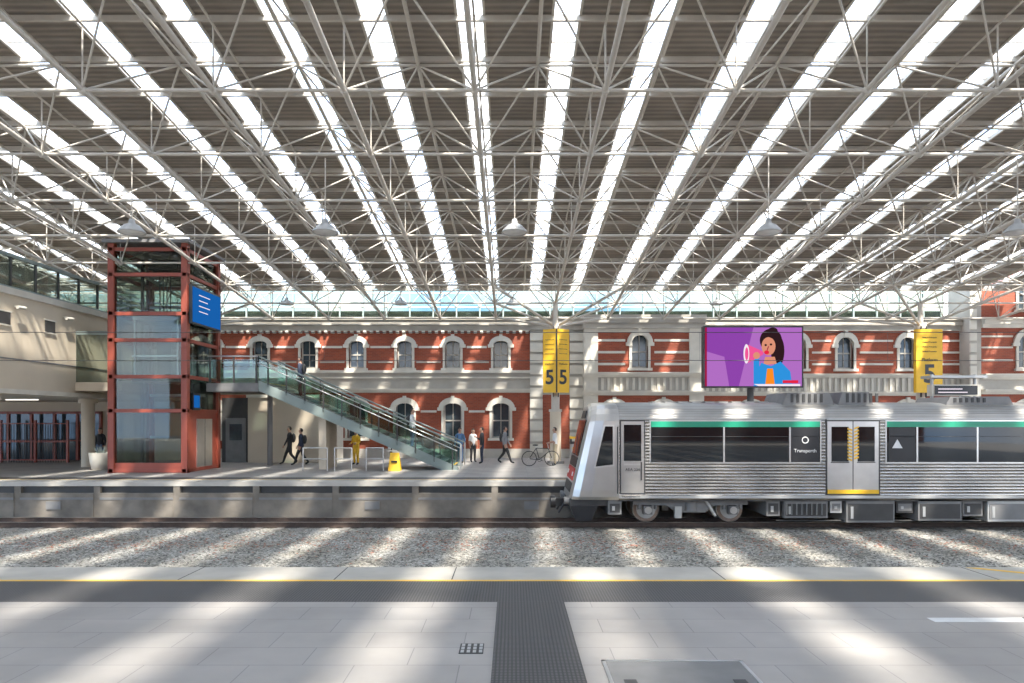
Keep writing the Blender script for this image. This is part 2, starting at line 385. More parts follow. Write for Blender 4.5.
def pendant(x,y,z,s=1):
    b=MB()
    b.lathe((0,0,0),[(.0,.34),(.07,.34),(.09,.22),(.2,.17),(.34,.02),(.36,-.03),(.33,-.03),(.19,.12),(.06,.14)],'lgrey')
    b.lathe((0,0,0),[(0,-.02),(.3,-.02),(.32,.0),(0,.0)],'cwhite')
    b.cyl((0,0,.3),(0,0,(ZR(y)-bot-z)/s),.018,'paint',n=6)
    o=b.build('pendant_lamp',(x,y,z)); o.scale=(s,s,s)
for xx in (-17.3,-10.3,-5.06,.07,6.95,13.7): pendant(xx,18.5,7.2)
for xx in (-9.9,-4.9,.05,9,): pendant(xx,30,7.2,.8)

# ------------------------------------------------------------------ brick building
FY=38.0
bw=MB()
def wallrow(x0,x1,z0,z1,mat,holes,y0=FY,y1=FY+.5):
    hs=sorted(holes); x=x0
    for (xc,hw,za,zb) in hs:
        bw.box(x,xc-hw,y0,y1,z0,z1,mat)
        if za>z0: bw.box(xc-hw,xc+hw,y0,y1,z0,za,mat)
        if zb<z1: bw.box(xc-hw,xc+hw,y0,y1,zb,z1,mat)
        x=xc+hw
    bw.box(x,x1,y0,y1,z0,z1,mat)
winN=[0]
def window(xc,hw,z0,zs,y=FY,rise=.24,tw=.24,round_=False):
    """arched sash window with projecting surround"""
    b=MB(); n=12
    if round_: rise=hw
    inn=[(xc+hw*math.cos(math.pi*i/n),zs+rise*math.sin(math.pi*i/n)) for i in range(n+1)]
    outr=[(xc+(hw+tw)*math.cos(math.pi*i/n),zs+(rise+tw+.04)*math.sin(math.pi*i/n)) for i in range(n+1)]
    for i in range(n):
        a,c,d,e=inn[i],inn[i+1],outr[i+1],outr[i]
        vs=[(q[0],y-.12,q[1]) for q in(a,c,d,e)]+[(q[0],y+.14,q[1]) for q in(a,c,d,e)]
        b.add(vs,[(0,1,2,3),(7,6,5,4),(0,4,5,1),(3,2,6,7)],'white')
    for s in(-1,1):
        xa,xb=sorted((xc+s*hw,xc+s*(hw+.13))); b.box(xa,xb,y-.07,y+.14,z0,zs,'white')
        xa,xb=sorted((xc+s*(hw-.02),xc+s*(hw+tw+.06))); b.box(xa,xb,y-.14,y+.1,zs-.14,zs+.04,'white')
    b.box(xc-hw-.22,xc+hw+.22,y-.16,y+.14,z0-.14,z0,'white')
    b.box(xc-.09,xc+.09,y-.16,y,zs+rise-.02,zs+rise+tw+.12,'white')
    gy=y+.26
    b.box(xc-hw,xc+hw,gy,gy+.04,z0,zs+rise,'winglass')
    for s in(-1,1):
        xa,xb=sorted((xc+s*hw,xc+s*(hw-.07))); b.box(xa,xb,gy-.05,gy,z0,zs+rise,'whitetrim')
    zm=(z0+zs+rise)/2
    b.box(xc-hw,xc+hw,gy-.05,gy,z0,z0+.09,'whitetrim'); b.box(xc-hw,xc+hw,gy-.06,gy,zm-.035,zm+.035,'whitetrim'); b.box(xc-.02,xc+.02,gy-.04,gy,z0,zs+rise,'whitetrim')
    winN[0]+=1; b.build('window_%d'%winN[0])
LW=[-14.02-2.68*k for k in range(6,0,-1)]+[-14.02+2.68*i for i in range(6)]
wallrow(-34,1.0,4.77,7.05,'brick',[(x,.42,4.98,6.52) for x in LW])
for x in LW: window(x,.42,4.98,6.26)
wallrow(-34,1.0,0,3.62,'brick',[(x,.5,1.1,3.06) for x in LW])
for x in LW: window(x,.5,1.1,2.76,rise=.28,tw=.28)
bw.box(-34,1.0,FY,FY+.5,3.62,4.77,'whitetrim')
def cornice(x0,x1,z,h,y=FY,pr=.3,mat='white'):
    bw.box(x0,x1,y-pr*.5,y+.5,z,z+h*.4,mat); bw.box(x0,x1,y-pr,y+.5,z+h*.4,z+h*.8,mat); bw.box(x0,x1,y-pr*1.25,y+.5,z+h*.8,z+h,mat)
cornice(-34,1.0,7.05,.72,pr=.35,mat='whitetrim')
bw.box(-34,1,FY-.18,FY,4.72,4.86,'white'); bw.box(-34,1,FY-.12,FY,4.42,4.5,'white'); cornice(-34,1,3.62,.22,pr=.14)
bw.box(-34,1,FY-.1,FY,0,.5,'whitetrim')
for a,c in zip(LW[:-1],LW[1:]):
    bw.box(a+.78,c-.78,FY-.05,FY,6.10,6.22,'white'); bw.box(a+.66,c-.66,FY-.05,FY,5.28,5.36,'whitetrim')
    bw.box(a+.9,c-.9,FY-.05,FY,2.52,2.64,'white')
x=-33.8
while x<.9: bw.box(x,x+.16,FY-.22,FY,6.92,7.06,'white'); x+=.36
bw.box(1.0,3.95,FY-.1,FY+.5,0,7.1,'whitetrim'); cornice(1.0,3.95,7.1,.68,y=FY-.1,mat='whitetrim')
for z in [.3+.62*i for i in range(11)]: bw.box(1.0,1.7,FY-.22,FY-.1,z,z+.48,'white'); bw.box(3.2,3.95,FY-.22,FY-.1,z,z+.48,'white')
bw.box(1.7,3.2,FY-.13,FY-.1,.5,3.5,'brick'); bw.box(1.7,3.2,FY-.13,FY-.1,4.7,6.8,'brick')
CYB=FY-.6
bw.box(3.95,10.5,CYB+.5,FY+.5,0,7.1,'whitetrim')
def wr(x0,x1,z0,z1,mat,holes): wallrow(x0,x1,z0,z1,mat,holes,CYB,CYB+.5)
wr(4.7,9.7,4.6,6.9,'brick',[(7.0,.45,4.95,6.75)]); window(7.0,.45,4.95,6.3,y=CYB,round_=True,tw=.26)
wr(4.7,9.7,0,3.5,'brick',[(5.6,.5,.9,3.0),(8.3,.5,.9,3.0)])
for q in(5.6,8.3): window(q,.5,.9,2.7,y=CYB,rise=.28,tw=.26)
bw.box(3.95,4.7,CYB-.1,CYB+.5,0,7.1,'white'); bw.box(9.7,10.5,CYB-.1,CYB+.5,0,7.1,'white')
bw.box(4.7,9.7,CYB,CYB+.5,3.5,4.6,'whitetrim'); bw.box(4.7,9.7,CYB,CYB+.5,6.9,7.1,'white')
cornice(3.9,10.55,7.1,.72,y=CYB-.05,mat='whitetrim'); cornice(3.9,10.55,4.45,.25,y=CYB-.1,pr=.25); cornice(3.9,10.55,3.45,.25,y=CYB-.1,pr=.25)
x=4.2
while x<10.2: bw.box(x,x+.14,CYB-.06,CYB+.02,3.75,4.42,'white'); x+=.34
for z in (5.1,5.75,6.4):
    for a,c in((4.7,6.2),(7.8,9.7)): bw.box(a,c,CYB-.04,CYB,z,z+.13,'white')
RW=[13.3,15.9,18.55,22.0]
wallrow(10.5,24.9,4.6,7.05,'brick',[(x,.45,4.95,6.7) for x in RW])
for x in RW: window(x,.45,4.95,6.25,round_=True,tw=.26)
wallrow(10.5,24.9,0,3.5,'brick',[(x,.5,.9,3.0) for x in RW])
for x in RW: window(x,.5,.9,2.7,rise=.28,tw=.26)
bw.box(10.5,24.9,FY,FY+.5,3.5,4.6,'whitetrim'); cornice(10.5,24.9,7.05,.72,mat='whitetrim'); cornice(10.5,24.9,4.45,.22,pr=.2); cornice(10.5,24.9,3.45,.22,pr=.2)
x=10.8
while x<24.8: bw.box(x,x+.14,FY-.06,FY+.02,3.7,4.42,'white'); x+=.34
pts=[10.5]+RW+[24.9]
for z in (5.15,5.8,6.45):
    for a,c in zip(pts[:-1],pts[1:]):
        bw.box(a+(.8 if a in RW else 0),c-(.8 if c in RW else 0),FY-.04,FY,z,z+.11,'white')
# right tower block
TY=FY-.9
bw.box(24.9,25.5,TY,FY+1,0,9.9,'whitetrim')
for z in [.2+.62*i for i in range(15)]: bw.box(24.85,25.2,TY-.1,TY,z,z+.48,'white')
def wt(x0,x1,z0,z1,mat,holes): wallrow(x0,x1,z0,z1,mat,holes,TY,TY+.5)
TW=[28.0,30.6,33.2]
wt(25.5,36,4.6,7.1,'brick',[(x,.5,4.9,6.75) for x in TW]); wt(25.5,36,7.7,10.5,'brick',[(x,.5,8.1,9.9) for x in TW]); wt(25.5,36,0,3.6,'brick',[(x,.5,.9,3.0) for x in TW])
for x in TW:
    window(x,.5,4.9,6.25,y=TY,round_=True,tw=.28); window(x,.5,8.1,9.6,y=TY,rise=.28,tw=.26); window(x,.5,.9,2.7,y=TY,rise=.28,tw=.26)
for z in (5.3,6.0,6.6): bw.box(25.5,27.2,TY-.04,TY,z,z+.09,'white')
bw.box(25.5,36,TY,TY+.5,3.6,4.6,'whitetrim'); bw.box(25.5,36,TY,TY+.5,7.1,7.7,'whitetrim'); cornice(25.5,36,7.1,.5,y=TY); cornice(25.5,36,10.5,.7,y=TY); cornice(25.5,36,4.3,.3,y=TY); cornice(25.5,36,3.5,.25,y=TY)
bw.box(-34,24.9,FY+.5,FY+.9,0,7.7,'dark'); bw.box(-34,24.9,FY+.5,FY+1.8,7.3,7.72,'grey'); bw.box(26.5,36,TY+.5,TY+.9,0,10.5,'dark')
bw.build('wall_back')
b=MB(); cy=39.2
b.box(-34,24.8,cy,cy+.03,7.9,10.2,'clere')
x=-34
while x<24.8:
    b.box(x-.04,x+.04,cy-.06,cy+.08,7.72,10.25,'ltgreen'); b.cyl((x,cy-.1,8.6),(x+.67,cy-.1,9.4),.02,'paint',n=5); b.cyl((x+.67,cy-.1,9.4),(x+1.34,cy-.1,8.6),.02,'paint',n=5); x+=1.34
for z in(7.75,8.55,9.35,10.2): b.box(-34,24.8,cy-.05,cy+.07,z,z+.07,'whitetrim')
b.box(-34,24.8,cy+.3,cy+.34,7.72,8.4,'whitetrim')
b.build('window_clerestory')

# ------------------------------------------------------------------ left building block
b=MB(); LX=-18.0; LY=23.35
b.box(-34,LX,LY,33,3.15,6.6,'cream'); b.box(-34,LX+.08,LY,33.05,6.6,6.84,'white'); b.box(-34,LX+.06,LY,33.05,3.05,3.22,'white')
b.box(LX-.02,LX+.03,LY,33,4.28,4.33,'grey')
b.box(-34,-28.6,35.6,36.2,0,3.05,'cream'); b.box(-28.6,-21.4,35.6,36.2,2.5,3.05,'cream'); b.box(-21.4,-16.6,35.6,36.2,0,3.05,'cream')
b.box(-28.6,-21.4,36.1,36.2,0,2.5,'dark'); b.box(-34,-16.6,33.05,36.2,3.05,3.2,'cream')
b.box(-28.5,-21.5,35.9,35.93,.0,2.5,'winglass')
b.build('wall_left')
b=MB()
for i in range(7):
    x=-28.6+1.2*i; b.box(x-.06,x+.06,35.46,35.6,0,2.5,'red')
b.box(-28.66,-21.34,35.46,35.6,2.42,2.55,'red'); b.box(-28.6,-21.4,35.48,35.58,1.0,1.06,'red'); b.build('door_1')
b=MB()
for y0 in (23.9,26.3): b.box(LX,LX+.04,y0,y0+.55,5.5,5.95,'dark'); b.box(LX,LX+.06,y0-.05,y0+.6,5.45,5.5,'white'); b.box(LX,LX+.06,y0-.05,y0+.6,5.95,6.0,'white')
b.build('window_80')
b=MB(); y=LY+.1
while y<33: b.box(LX-.25,LX-.17,y,y+.07,6.84,8.1,'dark'); y+=1.3
b.box(LX-.24,LX-.2,LY,33,6.95,8.02,'liftglass'); b.box(LX-.28,LX-.14,LY,33,8.02,8.14,'ltgreen'); b.box(LX-.27,LX-.15,LY,33,6.84,6.95,'ltgreen')
b.box(-34,LX-.2,32.8,32.9,6.84,8.1,'liftglass')
b.build('window_81')
b=MB(); b.box(-33,-22,LY,32.6,6.84,8.9,'whitetrim')
b.build('wall_left_upper')
for y0 in (24.8,30.6):
    c=MB(); c.cyl((-19,y0,0),(-19,y0,3.05),.27,'yellow' if y0==24.8 else 'cream',n=20); c.cyl((-19,y0,2.85),(-19,y0,3.05),.38,'cream',n=20); c.build('concourse_column')
b=MB(); 
for x in [-27+.13*i for i in range(38)]: b.cyl((x,33.8,0.0),(x,33.8,1.9),.014,'dark',n=5)
for z in(.1,1.0,1.9): b.box(-27,-22,33.77,33.83,z,z+.05,'red')
for x in(-27,-25.3,-23.6,-22): b.box(x-.05,x+.05,33.75,33.85,0,2.1,'red')
b.build('security_fence')
b=MB(); b.box(-25.5,-25,31.5,32,0,2.0,'lgrey'); b.box(-25.42,-25.08,31.47,31.5,1.1,1.8,'black'); b.box(-25.42,-25.08,31.45,31.5,.3,.9,'s_signblue'); b.build('ticket_machine')
b=MB()
for y0 in(25,28,31): b.box(-23,-21.6,y0,y0+.15,3.0,3.05,'lampglow')
b.build('ceiling_light_strips')
b=MB(); b.lathe((0,0,0),[(0,0),(.34,0),(.42,.35),(.46,.72),(.40,.72),(.37,.6),(0,.6)],'white'); 
for i in range(40):
    a=random.uniform(0,6.28); r=random.uniform(.05,.4); b.cyl((.1*math.cos(a),.1*math.sin(a),.58),(r*math.cos(a),r*math.sin(a),random.uniform(.75,1.0)),.02,'ltgreen',r1=.004,n=4)
b.build('planter_pot',(-17.4,28.9,0))
for (x,y,z) in ((-18.0,24.7,6.2),(-18.0,27.4,6.2)):
    b=MB(); b.box(0,.25,-.03,.03,-.02,.03,'white'); b.cyl((.25,-.2,-.05),(.25,.2,-.02),.06,'white',n=10); b.build('security_camera',(x,y,z))

# ------------------------------------------------------------------ lift tower
lx0,lx1,ly0,ly1=-16.0,-12.85,27.0,30.1; zt=9.1
b=MB(); w=.24
for x in(lx0,lx1-w):
    for y in(ly0,ly1-w): b.box(x,x+w,y,y+w,0,zt,'red')
beams=[8.8,7.8,6.25,5.2,3.75,2.4,.02]
for z in beams:
    b.box(lx0,lx1,ly0+.04,ly0+.2,z,z+.14,'red'); b.box(lx0,lx1,ly1-.2,ly1-.04,z,z+.14,'red')
    b.box(lx0+.04,lx0+.2,ly0,ly1,z,z+.14,'red'); b.box(lx1-.2,lx1-.04,ly0,ly1,z,z+.14,'red')
b.box(lx0-.15,lx1+.15,ly0-.15,ly1+.15,zt,zt+.12,'grey')
b.lathe(((lx0+lx1)/2,(ly0+ly1)/2,zt+.1),[(1.2,0),(1.1,.2),(.7,.36),(0,.42)],'lgrey')
b.box(lx0+w,lx1-w,ly0+.1,ly0+.12,.2,8.8,'liftglass'); b.box(lx0+w,lx1-w,ly1-.12,ly1-.1,2.5,8.8,'liftglass')
b.box(lx0+.1,lx0+.12,ly0+w,ly1-w,.2,8.8,'liftglass'); b.box(lx1-.12,lx1-.1,ly0+w,ly1-w,2.5,8.8,'liftglass')
for x in(lx0+.55,lx1-.55): b.box(x-.05,x+.05,28.5,28.6,0,8.8,'dark')
b.box(lx0+.7,lx1-.7,27.7,27.72,3.85,6.15,'liftglass'); b.box(lx0+.65,lx1-.65,27.6,29.6,3.65,3.85,'grey'); b.box(lx0+.65,lx1-.65,27.6,29.6,6.15,6.4,'lgrey')
b.box(lx0+.7,lx0+1.3,29.45,29.5,3.85,6.15,'grey')
for x in (lx0+.68,lx1-.72):
    for y in (27.65,29.5): b.box(x,x+.05,y,y+.05,3.8,6.2,'steel')
b.box(lx0+.65,lx1-.65,27.55,27.65,4.65,4.72,'steel')
b.box(lx1-1.0,lx1-.4,29.5,29.8,0,8.7,'dark')
for z in (1.3,3.1,6.9,8.2): b.box(lx0+.4,lx1-.4,29.4,29.5,z,z+.12,'lgrey')
for q in (-.3,-.15,0,.15): b.cyl((-14.4+q,28.5,6.4),(-14.4+q,28.5,8.8),.02,'black')
b.box(-15.0,-13.8,28.1,28.9,8.3,8.7,'dark')
b.box(lx1-.16,lx1-.1,ly0+w,ly1-w,.15,2.4,'red'); b.box(lx1-.1,lx1-.06,28.0,29.4,.02,2.15,'steel'); b.box(lx1-.07,lx1-.05,28.68,28.72,.02,2.15,'dark')
b.box(lx0+w,lx1-w,ly0+.08,ly0+.2,.16,.4,'red')
lift=b.build('lift_tower')
b=MB(); b.box(lx1+.02,lx1+.14,27.1,29.8,5.95,7.5,'black'); b.box(lx1+.14,lx1+.15,27.16,29.74,6.02,7.43,'s_signblue')
for k in range(4): b.box(lx1+.15,lx1+.155,27.7,28.7-.2*(k%2),7.15-.22*k,7.185-.22*k,'s_white')
b.box(lx1,lx1+.02,28.3,28.5,6.5,6.9,'dark'); b.build('information_display')
b=MB(); b.box(lx1,lx1+.06,27.4,28.0,2.5,3.2,'black'); b.box(lx1+.06,lx1+.07,27.45,27.95,2.6,3.1,'s_signblue'); b.build('wayfinding_sign')
# walkway
b=MB()
b.box(LX+.09,lx0,28.0,32.3,3.3,3.65,'cream'); b.box(lx0,-10.66,30.12,32.3,3.3,3.65,'cream'); b.box(lx1+.02,-10.66,28.65,31.1,3.3,3.65,'grey')
for x in(-12.7,-11.7,-10.75): b.box(x-.03,x+.03,28.68,28.74,3.65,4.75,'dark')
b.box(-12.75,-10.7,28.70,28.72,3.72,4.65,'glass'); b.cyl((-12.8,28.7,4.78),(-10.7,28.7,4.78),.035,'steel')
b.box(-17.9,-16.05,28.03,28.06,3.65,5.6,'liftglass'); b.box(-17.9,-16.05,28.0,28.1,5.6,5.75,'ltgreen')
b.box(-17.9,-10.7,32.2,32.24,3.65,4.75,'glass'); b.cyl((-17.9,32.2,4.78),(-10.7,32.2,4.78),.035,'steel')
b.cyl((-11.2,31.6,0),(-11.2,31.6,3.3),.12,'grey',n=14)
b.build('elevated_walkway')

# ------------------------------------------------------------------ stairs
sx0,sx1,sz=-2.5,-10.65,3.65; n=21
b=MB(); run=(sx0-sx1)/n; rise=sz/n
for i in range(n):
    xa=sx0-run*(i+1); zt_=rise*(i+1)
    b.box(xa,xa+run+.03,28.8,31.0,zt_-.05,zt_,'ltgreen'); b.box(xa+run-.02,xa+run,28.8,31.0,zt_-rise,zt_-.05,'grey')
    b.box(xa+run-.03,xa+run+.035,28.8,31,zt_-.015,zt_+.004,'yellow' if i in(0,n-1) else 'lgrey')
for y in(28.68,31.02):
    b.prism([(sx0+.25,0),(sx0+.25,.12),(sx1,sz+.10),(sx1,sz-.32),(sx0-.45,0)],'y',y,y+.12,'ltgreen')
    b.prism([(sx0+.1,.18),(sx0+.1,1.0),(sx1,sz+1.02),(sx1,sz+.2)],'y',y+.05,y+.065,'glass')
    b.cyl((sx0+.35,y+.06,1.08),(sx1,y+.06,sz+1.12),.035,'ltgreen',n=10); b.cyl((sx0+.35,y+.06,1.08),(sx0+.35,y+.06,.05),.035,'steel')
    b.cyl((sx0+.2,y+.0,.80),(sx1,y+.0,sz+.84),.02,'steel',n=8)
    for i in range(0,n+1,2):
        x=sx0-run*i; z=rise*i; b.box(x-.025,x+.025,y,y+.05,z,z+1.08,'dark')
b.box(-8.2,-7.9,29.0,30.8,0,2.25,'cream')
b.build('staircase')
b=MB(); b.box(-13.0,-9.0,33.6,36,0,3.2,'cream'); b.box(-9,-8.9,33.5,36,0,3.2,'white'); b.box(-13.05,-8.9,33.5,36.1,3.2,3.35,'white')
b.box(-14.4,-13.0,33.9,36,0,3.2,'dark'); b.box(-14.2,-13.2,33.85,33.9,0,2.2,'grey'); b.box(-14.0,-13.4,33.82,33.86,1.1,1.9,'winglass')
b.build('wall_lobby')
def hoop(x0,x1,y):
    b=MB()
    b.cyl((x0,y,0),(x0,y,.95),.025,'steel');b.cyl((x1,y,0),(x1,y,.95),.025,'steel');b.cyl((x0,y,.95),(x1,y,.95),.025,'steel');b.cyl((x0,y,.5),(x1,y,.5),.02,'steel')
    b.ell((x0,y,.95),(.026,)*3,'steel',8,5); b.ell((x1,y,.95),(.026,)*3,'steel',8,5); b.build('handrail_hoop')
hoop(-8.6,-7.6,28.1); hoop(-7.3,-6.6,28.1); hoop(-6.0,-5.3,28.1)
b=MB(); 
for s in(-1,1): b.add([(-.25,s*.22,0),(.25,s*.22,0),(.18,s*.03,.75),(-.18,s*.03,.75),(-.25,s*.2,0),(.25,s*.2,0),(.18,s*.01,.75),(-.18,s*.01,.75)],[(0,1,2,3),(4,7,6,5),(0,4,5,1),(1,5,6,2),(2,6,7,3),(3,7,4,0)],'yellow')
b.box(-.12,.12,-.19,-.12,.35,.42,'black'); b.build('caution_floor_sign',(-4.85,28.25,0))
def bin_(x,y,top='yellow'):
    b=MB(); b.box(-.28,.28,-.28,.28,0,.95,'lgrey'); b.box(-.3,.3,-.3,.3,.95,1.05,'dark'); b.box(-.3,.3,-.3,.3,1.2,1.3,top)
    for a in(-.27,.23):
        for c in(-.27,.23): b.box(a,a+.04,c,c+.04,1.05,1.2,'dark')
    b.box(-.2,.2,-.29,-.28,.3,.8,top); b.build('litter_bin',(x,y,0))
bin_(3.1,33.0)
def bench(x,y):
    b=MB()
    for k in range(4): b.box(-.9,.9,-.22+.12*k,-.13+.12*k,.43,.46,'lgrey')
    for k in range(3): b.box(-.9,.9,.27+.02*k,.29+.02*k,.55+.13*k,.64+.13*k,'lgrey')
    for a in(-.7,.7): b.box(a-.03,a+.03,-.2,.2,.38,.43,'dark'); b.box(a-.03,a+.03,-.18,-.12,0,.4,'dark'); b.box(a-.03,a+.03,.2,.28,0,.9,'dark')
    b.build('platform_bench',(x,y,0))
bench(-5.8,36.6); bench(6.5,35.5)

# ------------------------------------------------------------------ LED screen
b=MB(); X0,X1,Z0,Z1,SY=7.63,11.46,3.44,5.76,27.0
b.box(X0-.06,X1+.06,SY,SY+.3,Z0-.06,Z1+.06,'black'); 
b.cyl((9.55,SY+.35,0),(9.55,SY+.35,5.4),.13,'dark',n=14); b.box(9.1,10.0,SY+.1,SY+.6,0,.06,'dark'); b.box(8.2,10.9,SY+.3,SY+.4,4.2,4.3,'dark')
def U(u,v,l): return (X0+u*(X1-X0),SY-.004*l,Z0+v*(Z1-Z0))
def spoly(pts,mat,l): b.add([U(u,v,l) for u,v in pts],[tuple(range(len(pts)))],mat)
def sdisc(u,v,ru,rv,mat,l,n=24,a0=0): spoly([(u+ru*math.cos(2*math.pi*i/n),v+rv*math.sin(2*math.pi*i/n)) for i in range(n)],mat,l)
spoly([(0,0),(1,0),(1,1),(0,1)],'s_purple',1)
spoly([(.35,0),(1,0),(1,1),(.5,1)],'s_lpur',2)
spoly([(0,0),(.02,0),(.02,1),(0,1)],'s_dk',3); 
sdisc(.68,.78,.115,.2,'s_hair',3); sdisc(.75,.60,.07,.27,'s_hair',3); sdisc(.70,.95,.05,.05,'s_hair',3)
spoly([(.62,.5),(.72,.5),(.74,.38),(.6,.36)],'s_skin',4)
sdisc(.655,.68,.072,.155,'s_skin',5); sdisc(.625,.7,.013,.018,'s_hair',6); sdisc(.680,.71,.013,.018,'s_hair',6); spoly([(.65,.68),(.66,.68),(.645,.61),(.635,.61)],'s_dk',6)
sdisc(.635,.575,.026,.035,'s_red',6); spoly([(.59,.8),(.65,.84),(.74,.78),(.76,.9),(.68,.97),(.6,.92)],'s_hair',6)
spoly([(.5,0),(.9,0),(.88,.25),(.78,.42),(.68,.34),(.58,.4),(.52,.2)],'s_blue',5)
spoly([(.62,0),(.72,0),(.70,.3),(.64,.3)],'s_orange',6)
spoly([(.5,.05),(.56,.02),(.56,.5),(.5,.55)],'s_blue',6); sdisc(.53,.52,.035,.06,'s_skin',9)
spoly([(.42,.70),(.45,.70),(.56,.62),(.6,.585),(.6,.54),(.56,.50),(.45,.40),(.42,.40)],'s_pink',8); sdisc(.425,.55,.03,.165,'s_white',9); sdisc(.428,.55,.018,.11,'s_pink',10)
spoly([(.0,0),(.25,0),(.2,.5),(0,.6)],'s_lpur',2)
spoly([(.8,.05),(.96,.05),(.96,.1),(.8,.1)],'s_red',9); spoly([(.55,.0),(.98,.0),(.98,.035),(.5,.035)],'s_white',9)
b.build('led_billboard')
b=MB()
b.cyl((16.6,27,0),(16.6,27,3.9),.06,'lgrey'); b.cyl((18.3,27,0),(18.3,27,3.9),.06,'lgrey')
b.box(16.5,18.45,26.85,27.15,3.05,3.5,'white'); b.box(16.62,18.3,26.83,26.85,3.1,3.45,'black'); b.box(16.4,18.6,26.7,27.4,3.75,3.85,'lgrey')
for k in range(2): b.box(16.75,17.9-.2*k,26.82,26.83,3.17+.13*k,3.21+.13*k,'s_white')
b.build('departure_board')

# ------------------------------------------------------------------ train
TC=21.8; HW=1.4
def prof():
    h=[(-1.30,-.30),(-1.385,-.2),(-1.40,.0),(-1.40,.8),(-1.40,1.6),(-1.395,2.08),(-1.34,2.28),(-1.2,2.44),(-.9,2.56),(-.5,2.63),(0,2.66)]
    return h+[(-a,z) for a,z in reversed(h[:-1])]
PR=prof(); b=MB()
def section(x,ys_,slant,zs=1):
    return [(x+slant*(z+.3)/3.0,TC+a*ys_,(z+.3)*zs-.3) for a,z in PR]
def loft(secs,mat_f,smooth=False):
    n_=len(PR)
    for k in range(len(secs)-1):
        for i in range(n_-1):
            b.add([secs[k][i],secs[k][i+1],secs[k+1][i+1],secs[k+1][i]],[(0,1,2,3)],mat_f((PR[i][1]+PR[i+1][1])/2),smooth)
nose=[section(1.72,.72,.68,.96),section(1.80,.86,.68,.985),section(2.0,.96,.62,.997),section(2.35,1,.5,1),section(3.2,1,0,1)]
loft(nose,lambda z:'trainpanel',True)
b.add(nose[0],[tuple(range(len(PR)))],'trainpanel')
XE=26.0
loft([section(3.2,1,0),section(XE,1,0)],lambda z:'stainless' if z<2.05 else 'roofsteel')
b.add(section(XE,1,0),[tuple(range(len(PR)))],'dark')
b.box(3.2,XE,TC-1.3,TC+1.3,-.34,-.28,'dark')
def fx(z): return 1.72+.68*(z+.3)/3.0
def fq(y0,y1,z0,z1,mat,o=.015):
    b.add([(fx(z0)-o,y0,z0),(fx(z0)-o,y1,z0),(fx(z1)-o,y1,z1),(fx(z1)-o,y0,z1),(fx(z0)+.05,y0,z0),(fx(z0)+.05,y1,z0),(fx(z1)+.05,y1,z1),(fx(z1)+.05,y0,z1)],[(0,1,2,3),(0,3,7,4),(1,5,6,2),(3,2,6,7),(0,4,5,1)],mat)
fq(TC-.97,TC+.97,1.0,2.1,'trainglass'); fq(TC-.5,TC+.5,2.15,2.4,'black'); fq(TC-.97,TC+.97,.25,.62,'cred'); fq(TC-.97,TC+.97,.66,.95,'black')
fq(TC-.97,TC+.97,-.1,.18,'dark')
for s in(-1,1): fq(TC+s*.7-.12,TC+s*.7+.12,.38,.5,'cwhite',.03)
def sq(p,mat,o=.012):
    n_=len(p); y=TC-HW-o
    b.add([(x,y,z) for x,z in p]+[(x,TC-HW+.03,z) for x,z in p],[tuple(range(n_))]+[(i,i+n_,(i+1)%n_+n_,(i+1)%n_) for i in range(n_)],mat)
def sr(x0,x1,z0,z1,mat,o=.012): b.box(x0,x1,TC-HW-o,TC-HW+.03,z0,z1,mat)
sq([(2.45,.66),(3.06,.72),(3.06,1.96),(2.74,1.96)],'steel',.012); sq([(2.5,.71),(3.01,.77),(3.01,1.91),(2.78,1.91)],'trainglass',.02)
sr(3.22,3.98,-.12,2.1,'dark',.008); sr(3.26,3.94,-.08,2.06,'trainpanel',.02); sr(3.34,3.86,.88,1.96,'trainglass',.03); sr(3.84,3.88,.3,.85,'dark',.05); sr(3.34,3.86,.75,.8,'steel',.03)
sr(3.14,3.17,-.1,1.9,'dark',.04)
def windows(x0,x1,divs):
    sr(x0-.04,x1+.04,.80,2.10,'steel',.006); sr(x0,x1,.845,1.89,'trainglass',.016); sr(x0,x1,1.89,2.06,'green',.02)
    for d in divs: sr(d-.025,d+.025,.845,1.89,'steel',.022)
    xs_=[x0]+divs+[x1]
    for a,c in zip(xs_[:-1],xs_[1:]): sr(a+.03,c-.03,1.60,1.615,'dark',.024)
def doors(x0,x1):
    sr(x0-.05,x1+.05,-.14,2.12,'dark',.005); xm=(x0+x1)/2
    for a,c in((x0,xm-.015),(xm+.015,x1)):
        sr(a,c,-.05,2.06,'steel',.014); sr(a+.12,c-.12,.86,1.9,'trainglass',.02); sr(a+.1,c-.1,.82,.85,'dark',.02)
    for s in(-1,1):
        xa=xm+s*.10; 
        for k in range(10): 
            z=.92+.1*k; sq([(xa-.07,z),(xa+.07,z+.05*s),(xa+.07,z+.05+.05*s),(xa-.07,z+.05)],'yellow',.024)
    sr(x0,x1,-.10,.02,'yellow',.03); sr(x0-.02,x1+.02,2.1,2.16,'lgrey',.05)
windows(4.15,9.2,[6.33,8.3]); doors(9.42,10.95); windows(11.2,17.2,[12.1,13.9,15.7]); doors(17.5,19.03); windows(19.3,25.2,[21.2,23.2])
sr(8.33,9.17,.86,1.88,'black',.024)
sr(11.25,12.05,.86,1.88,'black',.024)
b.add([(11.5+.18*math.cos(t*2.094+1.57),TC-HW-.028,1.35+.18*math.sin(t*2.094+1.57)) for t in range(3)],[(0,1,2)],'cwhite')
sr(3.2,XE,2.12,2.15,'lgrey',.03); sr(3.2,XE,-.24,-.16,'lgrey',.02)
